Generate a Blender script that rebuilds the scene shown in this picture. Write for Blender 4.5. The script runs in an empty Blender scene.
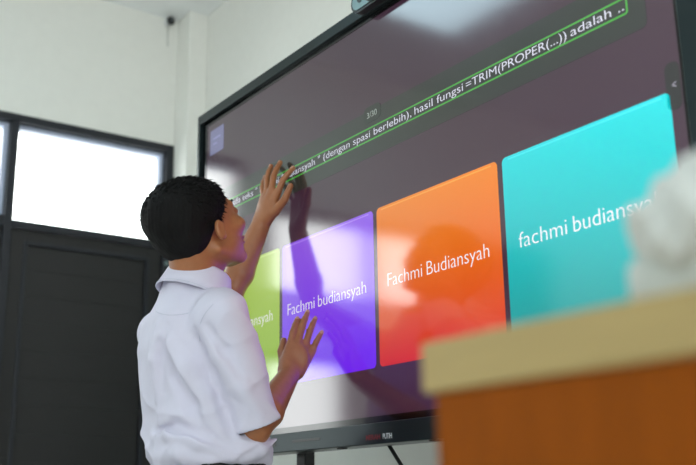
import bpy, bmesh, math, random
import numpy as np
from mathutils import Vector, Matrix
random.seed(7); rng = np.random.default_rng(5)
SC = bpy.context.scene
COL = SC.collection
PI = math.pi

# ---------------------------------------------------------------- camera, light, exposure
cam_d = bpy.data.cameras.new('camera'); cam = bpy.data.objects.new('camera', cam_d); COL.objects.link(cam)
cam_d.sensor_width = 36.0; cam_d.lens = 986.34 / 696 * 36
cam.matrix_world = Matrix(((0.57810315, 0.22152336, 0.78531786, 2.53044),
                           (0.81582617, -0.13925144, -0.5612813, -1.29043),
                           (-0.01498027, 0.96516135, -0.26122625, 0.93),
                           (0, 0, 0, 1)))
cam_d.clip_start = 0.02
cam_d.dof.use_dof = True; cam_d.dof.focus_distance = 2.12; cam_d.dof.aperture_fstop = 3.2
SC.camera = cam
SC.view_settings.view_transform = 'Standard'; SC.view_settings.look = 'None'
SC.view_settings.gamma = 1.0; SC.view_settings.use_curve_mapping = False
SC.view_settings.exposure = -0.1

world = bpy.data.worlds.new('overcast_sky'); SC.world = world; world.use_nodes = True
bg = world.node_tree.nodes['Background']
bg.inputs[0].default_value = (0.98, 0.985, 0.975, 1); bg.inputs[1].default_value = 8.0

def portal(loc, rot, sx, sy):
    l = bpy.data.lights.new('daylight_portal', 'AREA'); l.shape = 'RECTANGLE'; l.size = sx; l.size_y = sy
    l.cycles.is_portal = True
    o = bpy.data.objects.new('daylight_portal', l); COL.objects.link(o); o.location = loc; o.rotation_euler = rot

LAMP_STRENGTH = 6.0

# ---------------------------------------------------------------- materials
def lin(c):
    return tuple(((v/255)/12.92 if v/255 <= .04045 else ((v/255+.055)/1.055)**2.4) for v in c)
def mat(name, rgb, rough=.5, metal=0., bump=0., scale=40., var=0., spec=.5, emit=None, es=0., ior=None, stretch=None, coat=0., sss=0.):
    m = bpy.data.materials.new(name); m.use_nodes = True
    nt = m.node_tree; p = nt.nodes['Principled BSDF']
    c = lin(rgb)
    p.inputs['Base Color'].default_value = (*c, 1); p.inputs['Roughness'].default_value = rough
    p.inputs['Metallic'].default_value = metal; p.inputs['Specular IOR Level'].default_value = spec
    if ior: p.inputs['IOR'].default_value = ior
    if coat: p.inputs['Coat Weight'].default_value = coat
    if sss:
        p.inputs['Subsurface Weight'].default_value = sss; p.inputs['Subsurface Radius'].default_value = (.01, .004, .002); p.inputs['Subsurface Scale'].default_value = 1.0
    if emit is not None:
        p.inputs['Emission Color'].default_value = (*lin(emit), 1); p.inputs['Emission Strength'].default_value = es
    if bump or var:
        tc = nt.nodes.new('ShaderNodeTexCoord'); n = nt.nodes.new('ShaderNodeTexNoise')
        n.inputs['Scale'].default_value = scale; n.inputs['Detail'].default_value = 5
        src = tc.outputs['Object']
        if stretch:
            mp = nt.nodes.new('ShaderNodeMapping'); mp.inputs['Scale'].default_value = stretch
            nt.links.new(src, mp.inputs[0]); src = mp.outputs[0]
        nt.links.new(src, n.inputs['Vector'])
        if bump:
            b = nt.nodes.new('ShaderNodeBump'); b.inputs['Strength'].default_value = bump; b.inputs['Distance'].default_value = .002
            nt.links.new(n.outputs['Fac'], b.inputs['Height']); nt.links.new(b.outputs[0], p.inputs['Normal'])
        if var:
            mx = nt.nodes.new('ShaderNodeMix'); mx.data_type = 'RGBA'
            mx.inputs[6].default_value = (*[v*(1-var) for v in c], 1); mx.inputs[7].default_value = (*[min(1, v*(1+var)) for v in c], 1)
            nt.links.new(n.outputs['Fac'], mx.inputs[0]); nt.links.new(mx.outputs[2], p.inputs['Base Color'])
    return m
SCR = dict(rough=.11, ior=1.80)
def screen_mat(name, rgb, es=1.0, rgb2=None, z0=0, z1=1):
    """a lit area of the display: what the panel shows is emitted, behind anti-glare glass; rgb2 = colour at the bottom of the area, blending up to rgb"""
    m = mat(name, (6, 6, 7), rough=SCR['rough'], emit=rgb, es=es, ior=SCR['ior'])
    m.node_tree.nodes['Principled BSDF'].inputs['Coat Weight'].default_value = .18; m.node_tree.nodes['Principled BSDF'].inputs['Coat Roughness'].default_value = .5
    # a liquid-crystal panel is brighter seen square-on than from the side
    nt = m.node_tree; ge = nt.nodes.new('ShaderNodeNewGeometry'); dt = nt.nodes.new('ShaderNodeVectorMath'); dt.operation = 'DOT_PRODUCT'
    nt.links.new(ge.outputs['Incoming'], dt.inputs[0]); nt.links.new(ge.outputs['Normal'], dt.inputs[1])
    pw = nt.nodes.new('ShaderNodeMath'); pw.operation = 'POWER'; pw.inputs[1].default_value = 3; nt.links.new(dt.outputs['Value'], pw.inputs[0])
    ma = nt.nodes.new('ShaderNodeMath'); ma.operation = 'MULTIPLY_ADD'; ma.inputs[1].default_value = 1.4*es; ma.inputs[2].default_value = .64*es
    nt.links.new(pw.outputs[0], ma.inputs[0]); nt.links.new(ma.outputs[0], nt.nodes['Principled BSDF'].inputs['Emission Strength'])
    if rgb2:
        nt = m.node_tree; p = nt.nodes['Principled BSDF']
        tc = nt.nodes.new('ShaderNodeTexCoord'); sx = nt.nodes.new('ShaderNodeSeparateXYZ'); mr = nt.nodes.new('ShaderNodeMapRange')
        mr.inputs[1].default_value = z0; mr.inputs[2].default_value = z1
        mx = nt.nodes.new('ShaderNodeMix'); mx.data_type = 'RGBA'
        mx.inputs[6].default_value = (*lin(rgb2), 1); mx.inputs[7].default_value = (*lin(rgb), 1)
        nt.links.new(tc.outputs['Object'], sx.inputs[0]); nt.links.new(sx.outputs[2], mr.inputs[0])
        nt.links.new(mr.outputs[0], mx.inputs[0]); nt.links.new(mx.outputs[2], p.inputs['Emission Color'])
    return m

M = {}
M['wall'] = mat('white_paint', (234, 234, 228), .7, bump=.15, scale=25, var=.03)
M['ceiling'] = mat('ceiling_paint', (244, 246, 246), .8, bump=.1, scale=20, var=.02)
M['door'] = mat('charcoal_painted_door', (25, 24, 25), .55, bump=.15, scale=30, var=.12, stretch=(1, 1, 6))
M['door_frame'] = mat('charcoal_frame_metal', (27, 30, 38), .45, metal=.1, bump=.05, scale=60, var=.08)
M['reveal'] = mat('pale_frame_reveal', (190, 200, 222), .5, bump=.05, scale=40, var=.03)
M['bezel'] = mat('dark_green_grey_metal', (38, 48, 50), .32, metal=.7, bump=.03, scale=200, var=.05)
M['black'] = mat('black_plastic', (14, 14, 16), .35, bump=.05, scale=120, var=.1)
M['black_gloss'] = mat('black_gloss_glass', (5, 5, 6), .12, var=.02, ior=1.5)
M['steel_black'] = mat('black_powder_coated_steel', (20, 20, 22), .45, bump=.08, scale=150, var=.08)
M['rubber'] = mat('black_rubber', (10, 10, 10), .6, bump=.1, scale=90, var=.1)
M['cam_grey'] = mat('webcam_grey_metal', (120, 140, 140), .3, metal=.7, var=.05, scale=80)
M['lens'] = mat('lens_glass', (30, 42, 46), .08, var=.05, coat=1)
M['skin'] = mat('brown_skin', (156, 98, 60), .42, bump=.25, scale=90, var=.13, sss=.04)
M['lip'] = mat('lip_skin', (140, 74, 62), .4, bump=.1, scale=200, var=.1)
M['nail'] = mat('finger_nail', (196, 146, 120), .3, var=.04)
M['hair'] = mat('black_hair', (9, 8, 8), .75, bump=.3, scale=200, var=.3, spec=.2)
M['eye'] = mat('eye_white', (225, 220, 212), .2, var=.02)
M['iris'] = mat('dark_brown_iris', (30, 18, 12), .15, var=.1)
M['shirt'] = mat('white_cotton_shirt', (206, 203, 220), .75, bump=.35, scale=35, var=.02)
M['thread'] = mat('shirt_stitching', (186, 188, 204), .8, var=.05)
M['trousers'] = mat('black_trouser_cloth', (16, 16, 20), .8, bump=.2, scale=150, var=.15)
M['leather'] = mat('black_leather', (14, 13, 13), .4, bump=.2, scale=80, var=.1)
M['desk_top'] = mat('pale_wood_laminate_edge', (168, 144, 90), .55, bump=.12, scale=14, var=.10, stretch=(1, 1, 10))
M['desk_wood'] = mat('orange_brown_wood_veneer', (134, 66, 0), .8, bump=.1, scale=10, var=.22, stretch=(6, 6, 1), spec=.15)
M['tissue'] = mat('white_tissue_paper', (200, 201, 196), .9, bump=.3, scale=60, var=.03)
M['pack'] = mat('pale_grey_plastic_pack', (186, 190, 184), .4, bump=.1, scale=40, var=.05)
M['floor'] = None
M['logo_red'] = mat('logo_red_print', (112, 10, 26), .5, var=.03)
M['logo_white'] = mat('logo_grey_print', (196, 200, 204), .5, var=.03)
M['lamp'] = mat('lamp_diffuser', (240, 240, 240), .6, emit=(205, 238, 250), es=LAMP_STRENGTH)
M['lamp_body'] = mat('white_lamp_metal', (225, 226, 226), .5, var=.02)
M['dark_plastic'] = mat('grey_black_plastic', (24, 25, 26), .3, var=.05)
M['chair_blue'] = mat('dark_blue_plastic', (30, 36, 66), .5, bump=.05, var=.08)
def pane_mat():
    m = bpy.data.materials.new('window_glass'); m.use_nodes = True; nt = m.node_tree; nt.nodes.clear()
    o = nt.nodes.new('ShaderNodeOutputMaterial'); t = nt.nodes.new('ShaderNodeBsdfTransparent'); g = nt.nodes.new('ShaderNodeBsdfGlossy')
    f = nt.nodes.new('ShaderNodeFresnel'); x = nt.nodes.new('ShaderNodeMixShader'); f.inputs[0].default_value = 1.45
    t.inputs[0].default_value = (.95, .97, .97, 1); g.inputs['Roughness'].default_value = .03
    nt.links.new(f.outputs[0], x.inputs[0]); nt.links.new(t.outputs[0], x.inputs[1]); nt.links.new(g.outputs[0], x.inputs[2]); nt.links.new(x.outputs[0], o.inputs[0])
    return m
M['glass'] = pane_mat()
def floor_mat():
    m = bpy.data.materials.new('pale_floor_tiles'); m.use_nodes = True; nt = m.node_tree; p = nt.nodes['Principled BSDF']
    tc = nt.nodes.new('ShaderNodeTexCoord'); b = nt.nodes.new('ShaderNodeTexBrick'); b.offset = 0
    b.inputs['Scale'].default_value = 1; b.inputs['Brick Width'].default_value = .6; b.inputs['Row Height'].default_value = .6; b.inputs['Mortar Size'].default_value = .004
    b.inputs['Color1'].default_value = (.78, .77, .74, 1); b.inputs['Color2'].default_value = (.75, .74, .71, 1); b.inputs['Mortar'].default_value = (.3, .3, .29, 1)
    nt.links.new(tc.outputs['Object'], b.inputs['Vector']); nt.links.new(b.outputs[0], p.inputs['Base Color']); p.inputs['Roughness'].default_value = .25
    return m
M['floor'] = floor_mat()

# ---------------------------------------------------------------- object helpers
WL = {}   # world location of every root, so that parts can be built in world coordinates
def thing(name, label, cat, loc, group=None):
    o = bpy.data.objects.new(name, None); COL.objects.link(o); o.location = loc; o.empty_display_size = .05
    o['label'] = label; o['category'] = cat
    if group: o['group'] = group
    WL[o] = Vector(loc); return o
def obj(name, V, F, m, parent=None, smooth=False, label=None, kind=None, autosmooth=None):
    base = WL[parent] if parent is not None else Vector((0, 0, 0))
    me = bpy.data.meshes.new(name)
    V = np.asarray(V, dtype=float) - np.array(base)
    me.from_pydata([tuple(v) for v in V], [], [tuple(int(i) for i in f) for f in F]); me.update()
    if isinstance(m, (list, tuple)):
        for q in m: me.materials.append(q)
    else: me.materials.append(m)
    bm = bmesh.new(); bm.from_mesh(me); bmesh.ops.recalc_face_normals(bm, faces=bm.faces); bm.to_mesh(me); bm.free()
    if smooth:
        me.polygons.foreach_set('use_smooth', [True]*len(me.polygons))
        if autosmooth: me.set_sharp_from_angle(angle=math.radians(autosmooth))
    o = bpy.data.objects.new(name, me); COL.objects.link(o)
    if parent is not None: o.parent = parent
    WL[o] = base
    if label: o['label'] = label
    if kind: o['kind'] = kind
    return o
def struct(name, V, F, m, parent=None): 
    o = obj(name, V, F, m, parent)
    if parent is None: o['kind'] = 'structure'
    return o
class MB:
    def __init__(s): s.V = []; s.F = []
    def add(s, V, F):
        n = len(s.V); s.V += [tuple(v) for v in V]; s.F += [tuple(i+n for i in f) for f in F]; return s
    def box(s, x0, x1, y0, y1, z0, z1, bev=0.):
        bm = bmesh.new(); bmesh.ops.create_cube(bm, size=1)
        for v in bm.verts: v.co = Vector(((x0+x1)/2+v.co.x*(x1-x0), (y0+y1)/2+v.co.y*(y1-y0), (z0+z1)/2+v.co.z*(z1-z0)))
        if bev: bmesh.ops.bevel(bm, geom=list(bm.edges), offset=bev, segments=3, affect='EDGES', profile=.5)
        bm.verts.ensure_lookup_table(); bm.verts.index_update()
        s.add([v.co for v in bm.verts], [[v.index for v in f.verts] for f in bm.faces]); bm.free(); return s
    def tube(s, pts, r, n=12, cap=True):
        P = [Vector(p) for p in pts]; R = r if hasattr(r, '__len__') else [r]*len(P)
        V = []; F = []; up = None
        for i, p in enumerate(P):
            t = (P[min(i+1, len(P)-1)]-P[max(i-1, 0)]).normalized()
            if up is None:
                up = Vector((0, 0, 1)) if abs(t.z) < .9 else Vector((1, 0, 0))
            a = (up - t*up.dot(t)).normalized(); up = a; b = t.cross(a)
            for k in range(n):
                w = 2*PI*k/n; V.append(p+(a*math.cos(w)+b*math.sin(w))*R[i])
        for i in range(len(P)-1):
            for k in range(n): F.append((i*n+k, i*n+(k+1) % n, (i+1)*n+(k+1) % n, (i+1)*n+k))
        if cap: F.append(tuple(range(n-1, -1, -1))); F.append(tuple((len(P)-1)*n+k for k in range(n)))
        return s.add(V, F)
    def lathe(s, prof, c, n=32, axis='z'):
        V = []; F = []
        for r, h in prof:
            for k in range(n):
                w = 2*PI*k/n; x, y = r*math.cos(w), r*math.sin(w)
                V.append((c[0]+x, c[1]+y, c[2]+h) if axis == 'z' else ((c[0]+x, c[1]+h, c[2]+y) if axis == 'y' else (c[0]+h, c[1]+x, c[2]+y)))
        for i in range(len(prof)-1):
            for k in range(n): F.append((i*n+k, i*n+(k+1) % n, (i+1)*n+(k+1) % n, (i+1)*n+k))
        F.append(tuple(range(n))); F.append(tuple((len(prof)-1)*n+k for k in range(n)))
        return s.add(V, F)
    def build(s, name, m, parent=None, **k): return obj(name, s.V, s.F, m, parent, **k)
def rounded_plate(x0, x1, z0, z1, r, y0, y1, n=8):
    """rounded rectangle in the x-z plane, extruded from y0 (front) to y1"""
    pts = []
    for cx, cz, a0 in ((x1-r, z1-r, 0), (x0+r, z1-r, 90), (x0+r, z0+r, 180), (x1-r, z0+r, 270)):
        for k in range(n+1):
            a = math.radians(a0+90*k/n); pts.append((cx+r*math.cos(a), cz+r*math.sin(a)))
    N = len(pts); V = [(x, y0, z) for x, z in pts]+[(x, y1, z) for x, z in pts]
    F = [tuple(range(N)), tuple(range(2*N-1, N-1, -1))]+[(i, (i+1) % N, N+(i+1) % N, N+i) for i in range(N)]
    return V, F
def ring_plate(x0, x1, z0, z1, w, y0, y1, r=.004, n=5):
    """a thin rounded outline"""
    def pts(e):
        o = []; rr = max(r-e, .0008)
        for cx, cz, a0 in ((x1-e-rr, z1-e-rr, 0), (x0+e+rr, z1-e-rr, 90), (x0+e+rr, z0+e+rr, 180), (x1-e-rr, z0+e+rr, 270)):
            for k in range(n+1):
                a = math.radians(a0+90*k/n); o.append((cx+rr*math.cos(a), cz+rr*math.sin(a)))
        return o
    A, B = pts(0), pts(w); N = len(A)
    V = [(x, y0, z) for x, z in A]+[(x, y0, z) for x, z in B]+[(x, y1, z) for x, z in A]+[(x, y1, z) for x, z in B]
    F = []
    for i in range(N):
        j = (i+1) % N
        F += [(i, j, N+j, N+i), (2*N+i, 3*N+i, 3*N+j, 2*N+j), (i, 2*N+i, 2*N+j, j), (N+i, N+j, 3*N+j, 3*N+i)]
    return V, F
def text_mesh(s, x0, x1, zb, cap, y, m, name, parent, bold=.0, label=None):
    """flat lettering on the x-z plane: starts at x0, ends at x1, baseline zb, capital height cap"""
    cu = bpy.data.curves.new('t', 'FONT'); cu.body = s; cu.size = 1.0; cu.resolution_u = 5; cu.offset = bold; cu.extrude = .004
    o = bpy.data.objects.new('t', cu); COL.objects.link(o)
    dg = bpy.context.evaluated_depsgraph_get(); dg.update()
    me = o.evaluated_get(dg).to_mesh()
    V = np.array([v.co[:] for v in me.vertices]); F = [tuple(p.vertices) for p in me.polygons]
    o.evaluated_get(dg).to_mesh_clear(); bpy.data.objects.remove(o); bpy.data.curves.remove(cu)
    mn, mx = V[:, 0].min(), V[:, 0].max(); k = cap/.69
    sx = (x1-x0)/(mx-mn) if x1 is not None else k
    W = np.stack([x0+(V[:, 0]-mn)*sx, y-(V[:, 2]-V[:, 2].min())*.02, zb+V[:, 1]*k], 1)
    return obj(name, W, F, m, parent, label=label)

# ---------------------------------------------------------------- implicit-surface modelling (for the person, clothes, soft things)
class Field:
    def __init__(s, lo, hi, h):
        s.h = h; s.o = np.array(lo, float); s.n = np.ceil((np.array(hi)-s.o)/h).astype(int)+1
        s.d = np.full(s.n, 1.0, np.float32)
    def reg(s, lo, hi):
        a = np.clip(np.floor((np.array(lo)-s.o)/s.h).astype(int), 0, s.n-1); b = np.clip(np.ceil((np.array(hi)-s.o)/s.h).astype(int)+1, 1, s.n)
        sl = tuple(slice(p, q) for p, q in zip(a, b))
        g = np.meshgrid(*[s.o[i]+s.h*np.arange(a[i], b[i]) for i in range(3)], indexing='ij')
        return sl, np.stack(g, -1).astype(np.float32)
    def smin(s, sl, d, k):
        a = s.d[sl]
        if k <= 0: s.d[sl] = np.minimum(a, d); return
        h = np.clip(.5+.5*(a-d)/k, 0, 1); s.d[sl] = a+(d-a)*h-k*h*(1-h)
    def smax(s, sl, d, k):
        a = s.d[sl]; h = np.clip(.5-.5*(a-d)/k, 0, 1) if k > 0 else (d > a)
        s.d[sl] = a+(d-a)*h+(k*h*(1-h) if k > 0 else 0)
    def cap(s, a, b, ra, rb, k=.01, sub=False):
        a = np.array(a, float); b = np.array(b, float); R = max(ra, rb)+k+4*s.h
        sl, P = s.reg(np.minimum(a, b)-R, np.maximum(a, b)+R)
        if P.size == 0: return
        ab = b-a; t = np.clip(((P-a)@ab)/max(ab@ab, 1e-9), 0, 1)
        d = np.linalg.norm(P-a-t[..., None]*ab, axis=-1)-(ra+(rb-ra)*t)
        (s.smax(sl, -d, k) if sub else s.smin(sl, d, k))
    def ell(s, c, r, X=None, k=.01, sub=False):
        c = np.array(c, float); r = np.array(r, float); R = r.max()+k+4*s.h
        sl, P = s.reg(c-R, c+R)
        if P.size == 0: return
        q = P-c
        if X is not None: q = q@np.array(X)          # columns of X = local axes
        l0 = np.linalg.norm(q/r, axis=-1); l1 = np.linalg.norm(q/(r*r), axis=-1)
        d = l0*(l0-1)/np.maximum(l1, 1e-6)
        (s.smax(sl, -d, k) if sub else s.smin(sl, d, k))
    def torso(s, zs, cs, aa, bb, L, Fw, k=.02):
        """stack of ellipses: centre (x,y), half width along L, half depth along Fw"""
        cs = np.array(cs); R = max(max(aa), max(bb))+.06
        lo = [cs[:, 0].min()-R, cs[:, 1].min()-R, min(zs)]; hi = [cs[:, 0].max()+R, cs[:, 1].max()+R, max(zs)]
        sl, P = s.reg(lo, hi); z = P[..., 2]; o = np.argsort(zs); zz = np.array(zs)[o]
        zf = np.linspace(zz[0], zz[-1], 200)
        def sm(v):
            w = np.interp(zf, zz, np.array(v)[o]); kk = np.hanning(15); kk /= kk.sum()
            return np.interp(z, zf, np.convolve(np.pad(w, 7, mode='edge'), kk, 'valid'))
        cx, cy, a, b = sm(cs[:, 0]), sm(cs[:, 1]), sm(aa), sm(bb)
        u = ((P[..., 0]-cx)*L[0]+(P[..., 1]-cy)*L[1])/a; v = ((P[..., 0]-cx)*Fw[0]+(P[..., 1]-cy)*Fw[1])/b
        e = 2.5; rr = (np.abs(u)**e+np.abs(v)**e)**(1/e)
        d = (rr-1)*np.minimum(a, b)
        d = np.maximum(d, np.maximum(z-zz[-1], zz[0]-z))
        s.smin(sl, d.astype(np.float32), k)
    def pts(s): return s.reg(s.o, s.o+s.h*(s.n-1))[1]
    def mesh(s):
        d = s.d; S = d < 0; n = s.n
        c = [S[i:n[0]-1+i, j:n[1]-1+j, k:n[2]-1+k] for i in (0, 1) for j in (0, 1) for k in (0, 1)]
        al = c[0].copy(); an = c[0].copy()
        for q in c[1:]: al &= q; an |= q
        act = an & ~al; I = np.argwhere(act); idx = -np.ones(act.shape, np.int64); idx[act] = np.arange(len(I))
        acc = np.zeros((len(I), 3)); cnt = np.zeros(len(I))
        for ax in range(3):
            e = np.zeros(3, int); e[ax] = 1; oth = [t for t in range(3) if t != ax]
            for p in (0, 1):
                for q in (0, 1):
                    of = np.zeros(3, int); of[oth[0]] = p; of[oth[1]] = q
                    A = I+of; B = A+e; da = d[A[:, 0], A[:, 1], A[:, 2]]; db = d[B[:, 0], B[:, 1], B[:, 2]]
                    m = (da < 0) != (db < 0); t = np.where(m, da/np.where(m, da-db, 1), 0)
                    acc += np.where(m[:, None], A+e*t[:, None], 0); cnt += m
        V = s.o+s.h*(acc/np.maximum(cnt, 1)[:, None])
        F = []
        for ax in range(3):
            o1, o2 = [(1, 2), (2, 0), (0, 1)][ax]
            e = np.zeros(3, int); e[ax] = 1
            sl0 = [slice(None)]*3; sl1 = [slice(None)]*3; sl0[ax] = slice(0, n[ax]-1); sl1[ax] = slice(1, n[ax])
            A = S[tuple(sl0)]; B = S[tuple(sl1)]; E = np.argwhere(A != B)
            E = E[(E[:, o1] > 0) & (E[:, o2] > 0) & (E[:, o1] < n[o1]-1) & (E[:, o2] < n[o2]-1)]
            u = np.zeros(3, int); u[o1] = 1; w = np.zeros(3, int); w[o2] = 1
            g = lambda X: idx[X[:, 0], X[:, 1], X[:, 2]]
            quad = np.stack([g(E-u-w), g(E-w), g(E), g(E-u)], 1)
            fl = A[E[:, 0], E[:, 1], E[:, 2]]
            quad[~fl] = quad[~fl][:, ::-1]; F.append(quad)
        return V, np.concatenate(F)
def fobj(name, fld, m, parent, relax=1, **k):
    V, F = fld.mesh()
    base = WL[parent] if parent is not None else Vector((0, 0, 0))
    me = bpy.data.meshes.new(name); V = V-np.array(base)
    me.vertices.add(len(V)); me.vertices.foreach_set('co', V.astype(np.float32).ravel())
    me.loops.add(F.size); me.loops.foreach_set('vertex_index', F.astype(np.int32).ravel())
    me.polygons.add(len(F)); me.polygons.foreach_set('loop_start', np.arange(0, F.size, 4, dtype=np.int32))
    me.update(calc_edges=True); me.validate()
    if relax:
        bm = bmesh.new(); bm.from_mesh(me)
        for _ in range(relax): bmesh.ops.smooth_vert(bm, verts=bm.verts, factor=.5, use_axis_x=True, use_axis_y=True, use_axis_z=True)
        bm.to_mesh(me); bm.free()
    for q in (m if isinstance(m, (list, tuple)) else [m]): me.materials.append(q)
    me.polygons.foreach_set('use_smooth', [True]*len(me.polygons))
    o = bpy.data.objects.new(name, me); COL.objects.link(o)
    if parent is not None: o.parent = parent
    WL[o] = base
    for a, b in k.items(): o[a] = b
    return o

# ================================================================ THE ROOM
XL, XR, YB, YF, ZC = -1.3, 5.4, .588, -6.0, 3.08      # left wall, right wall, display wall, rear wall, ceiling
T = .16
def wall_x(name, x0, x1, y0, y1, holes):
    """wall slab perpendicular to x with holes (y0,y1,z0,z1)"""
    m = MB(); ys = sorted({y0, y1, *[h[0] for h in holes], *[h[1] for h in holes]}); zs = sorted({0, ZC, *[h[2] for h in holes], *[h[3] for h in holes]})
    for a, b in zip(ys, ys[1:]):
        for c, d in zip(zs, zs[1:]):
            if not any(h[0] <= (a+b)/2 <= h[1] and h[2] <= (c+d)/2 <= h[3] for h in holes): m.box(x0, x1, a, b, c, d)
    return struct(name, m.V, m.F, M['wall'])
def wall_y(name, y0, y1, x0, x1, holes):
    m = MB(); xs = sorted({x0, x1, *[h[0] for h in holes], *[h[1] for h in holes]}); zs = sorted({0, ZC, *[h[2] for h in holes], *[h[3] for h in holes]})
    for a, b in zip(xs, xs[1:]):
        for c, d in zip(zs, zs[1:]):
            if not any(h[0] <= (a+b)/2 <= h[1] and h[2] <= (c+d)/2 <= h[3] for h in holes): m.box(a, b, y0, y1, c, d)
    return struct(name, m.V, m.F, M['wall'])
DO = (-.88, .498, 0, 2.468)                     # door and transom opening in the left wall
W2 = (-2.9, -1.0, 1.84, 2.3)                   # window further along the left wall, seen in the screen's reflection
W3 = (-1.5, -.98, .9, 1.6)
wall_x('wall_left', XL-T, XL, YF-T, YB+T, [DO, W2, W3, (-5.2, -3.6, 1.0, 2.2)])
wall_y('wall_back', YB, YB+T, XL, XR, [])
RW = [(.2, 1.4, 1.1, 2.2), (2.8, 4.2, 1.1, 2.2)]
wall_y('wall_front', YF-T, YF, XL, XR, RW)
RH = [(-5.2, -3.2, .9, 2.6), (-2.4, -.2, .9, 2.6)]
wall_x('wall_right', XR, XR+T, YF-T, YB+T, RH)
struct('floor', *(lambda m: (m.V, m.F))(MB().box(XL-T, XR+T, YF-T, YB+T, -.1, 0)), M['floor'])
struct('ceiling', *(lambda m: (m.V, m.F))(MB().box(XL-T, XR+T, YF-T, YB+T, ZC, ZC+.1)), M['ceiling'])
struct('trim_1', *(lambda m: (m.V, m.F))(MB().box(XL, -1.172, .497, YB, 0, ZC, .004)), M['wall'])   # corner pier
for nm, b in (('baseboard_back', (-1.172, XR, YB-.012, YB, 0, .1)), ('baseboard_left', (XL, XL+.012, YF, -.9, 0, .1)), ('baseboard_right', (XR-.012, XR, YF, YB, 0, .1))):
    struct(nm, *(lambda m: (m.V, m.F))(MB().box(*b, .003)), M['ceiling'])

# ---- door with transom lights
d1 = bpy.data.objects.new('door_1', None); COL.objects.link(d1); d1.location = (XL, .15, 0); d1['kind'] = 'structure'; WL[d1] = Vector(d1.location)
fx0, fx1 = XL-.10, XL+.006
m = MB()
m.box(fx0, fx1, .462, .497, 0, 2.467, .003)          # right jamb
m.box(fx0, fx1, -.221, -.188, 0, 2.434, .003)        # middle post
m.box(fx0, fx1, -.879, -.845, 0, 2.434, .003)        # far jamb
m.box(fx0, fx1, -.845, .462, 2.434, 2.467, .003)     # head
m.box(fx0, fx1, -.845, -.221, 1.99, 2.036, .003); m.box(fx0, fx1, -.188, .462, 1.99, 2.022, .003)
m.build('door_frame', M['door_frame'], d1)
m = MB(); m.box(XL-.075, XL-.03, .444, .461, 2.023, 2.433); m.box(XL-.075, XL-.03, -.187, .444, 2.417, 2.433)
m.build('transom_reveal', M['reveal'], d1, label='pale blue inner edge of the transom frame')
m = MB(); m.box(XL-.075, XL-.03, -.24, -.222, 2.037, 2.433); m.box(XL-.075, XL-.03, -.844, -.24, 2.417, 2.433)
m.build('transom_reveal', M['reveal'], d1, label='pale blue inner edge of the narrow transom frame')
MB().box(XL-.06, XL-.054, -.187, .461, 2.022, 2.434).build('transom_pane', M['glass'], d1)
MB().box(XL-.06, XL-.054, -.844, -.222, 2.037, 2.434).build('transom_pane', M['glass'], d1)
def leaf(y0, y1, handle):
    a, b = XL-.05, XL-.012
    m = MB()
    st = .062
    m.box(a, b, y0, y0+st, .01, 1.988, .002); m.box(a, b, y1-st, y1, .01, 1.988, .002)
    m.box(a, b, y0+st, y1-st, 1.938, 1.988, .002); m.box(a, b, y0+st, y1-st, .01, .12, .002); 
    lf = m.build('door_leaf', M['door'], d1)
    m = MB(); z = .12; n = 17; h = (1.938-.12)/n
    for i in range(n): m.box(a+.006, b-.010, y0+st, y1-st, z+i*h+.0002, z+(i+1)*h-.0002, .0004)
    m.box(a+.008, a+.02, y0+st, y1-st, .12, 1.938)
    m.build('door_panel', M['door'], lf)
    m = MB(); e = .008
    m.box(b-.01, b+.004, y0+st-e, y0+st+e, .12, 1.946, .002); m.box(b-.01, b+.004, y1-st-e, y1-st+e, .12, 1.946, .002)
    m.box(b-.01, b+.004, y0+st, y1-st, 1.93, 1.946, .002)
    m.build('panel_moulding', M['door_frame'], lf)
    if handle:
        k = MB(); k.box(b, b+.004, y0+.012, y0+.05, .9, 1.1, .002); k.tube([(b, y0+.03, 1.0), (b+.05, y0+.03, 1.0), (b+.05, y0+.14, 1.0)], .009)
        k.build('door_handle', M['steel_black'], lf, smooth=True, autosmooth=40)
leaf(-.187, .460, True)
leaf(-.844, -.222, False)
k = MB(); k.lathe([(.0, 0), (.011, 0), (.011, .004), (.006, .006), (0, .006)], (XL+.006, .478, 1.925), 16, 'x'); k.build('strike_bolt', M['cam_grey'], d1, smooth=True, autosmooth=40)

def window(n, plane, a0, a1, z0, z1, c, div=2):
    w = bpy.data.objects.new('window_%d' % n, None); COL.objects.link(w); w['kind'] = 'structure'
    loc = (c, (a0+a1)/2, z0) if plane == 'x' else ((a0+a1)/2, c, z0); w.location = loc; WL[w] = Vector(loc)
    def bx(m, p0, p1, q0, q1, y0, y1, bev=0):
        return m.box(c+y0, c+y1, p0, p1, q0, q1, bev) if plane == 'x' else m.box(p0, p1, c+y0, c+y1, q0, q1, bev)
    f = .05; m = MB()
    bx(m, a0, a0+f, z0, z1, -.03, .03, .003); bx(m, a1-f, a1, z0, z1, -.03, .03, .003)
    bx(m, a0+f, a1-f, z0, z0+f, -.03, .03, .003); bx(m, a0+f, a1-f, z1-f, z1, -.03, .03, .003)
    for i in range(1, div):
        p = a0+(a1-a0)*i/div; bx(m, p-f/2, p+f/2, z0+f, z1-f, -.03, .03, .003)
    m.build('window_frame', M['door_frame'], w)
    for i in range(div):
        p0 = a0+(a1-a0)*i/div+f*.4; p1 = a0+(a1-a0)*(i+1)/div-f*.4
        bx(MB(), p0, p1, z0+f*.8, z1-f*.8, -.003, .003).build('window_pane', M['glass'], w)
window(1, 'x', W2[0], W2[1], W2[2], W2[3], XL-.08, 3)
window(7, 'x', *W3, XL-.08, 1)
window(2, 'x', -5.2, -3.6, 1.0, 2.2, XL-.08, 2)
window(3, 'y', *RW[0], YF-.08, 3); window(4, 'y', *RW[1], YF-.08, 3)
window(5, 'x', *RH[0], XR+.08, 3); window(6, 'x', *RH[1], XR+.08, 2)
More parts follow.
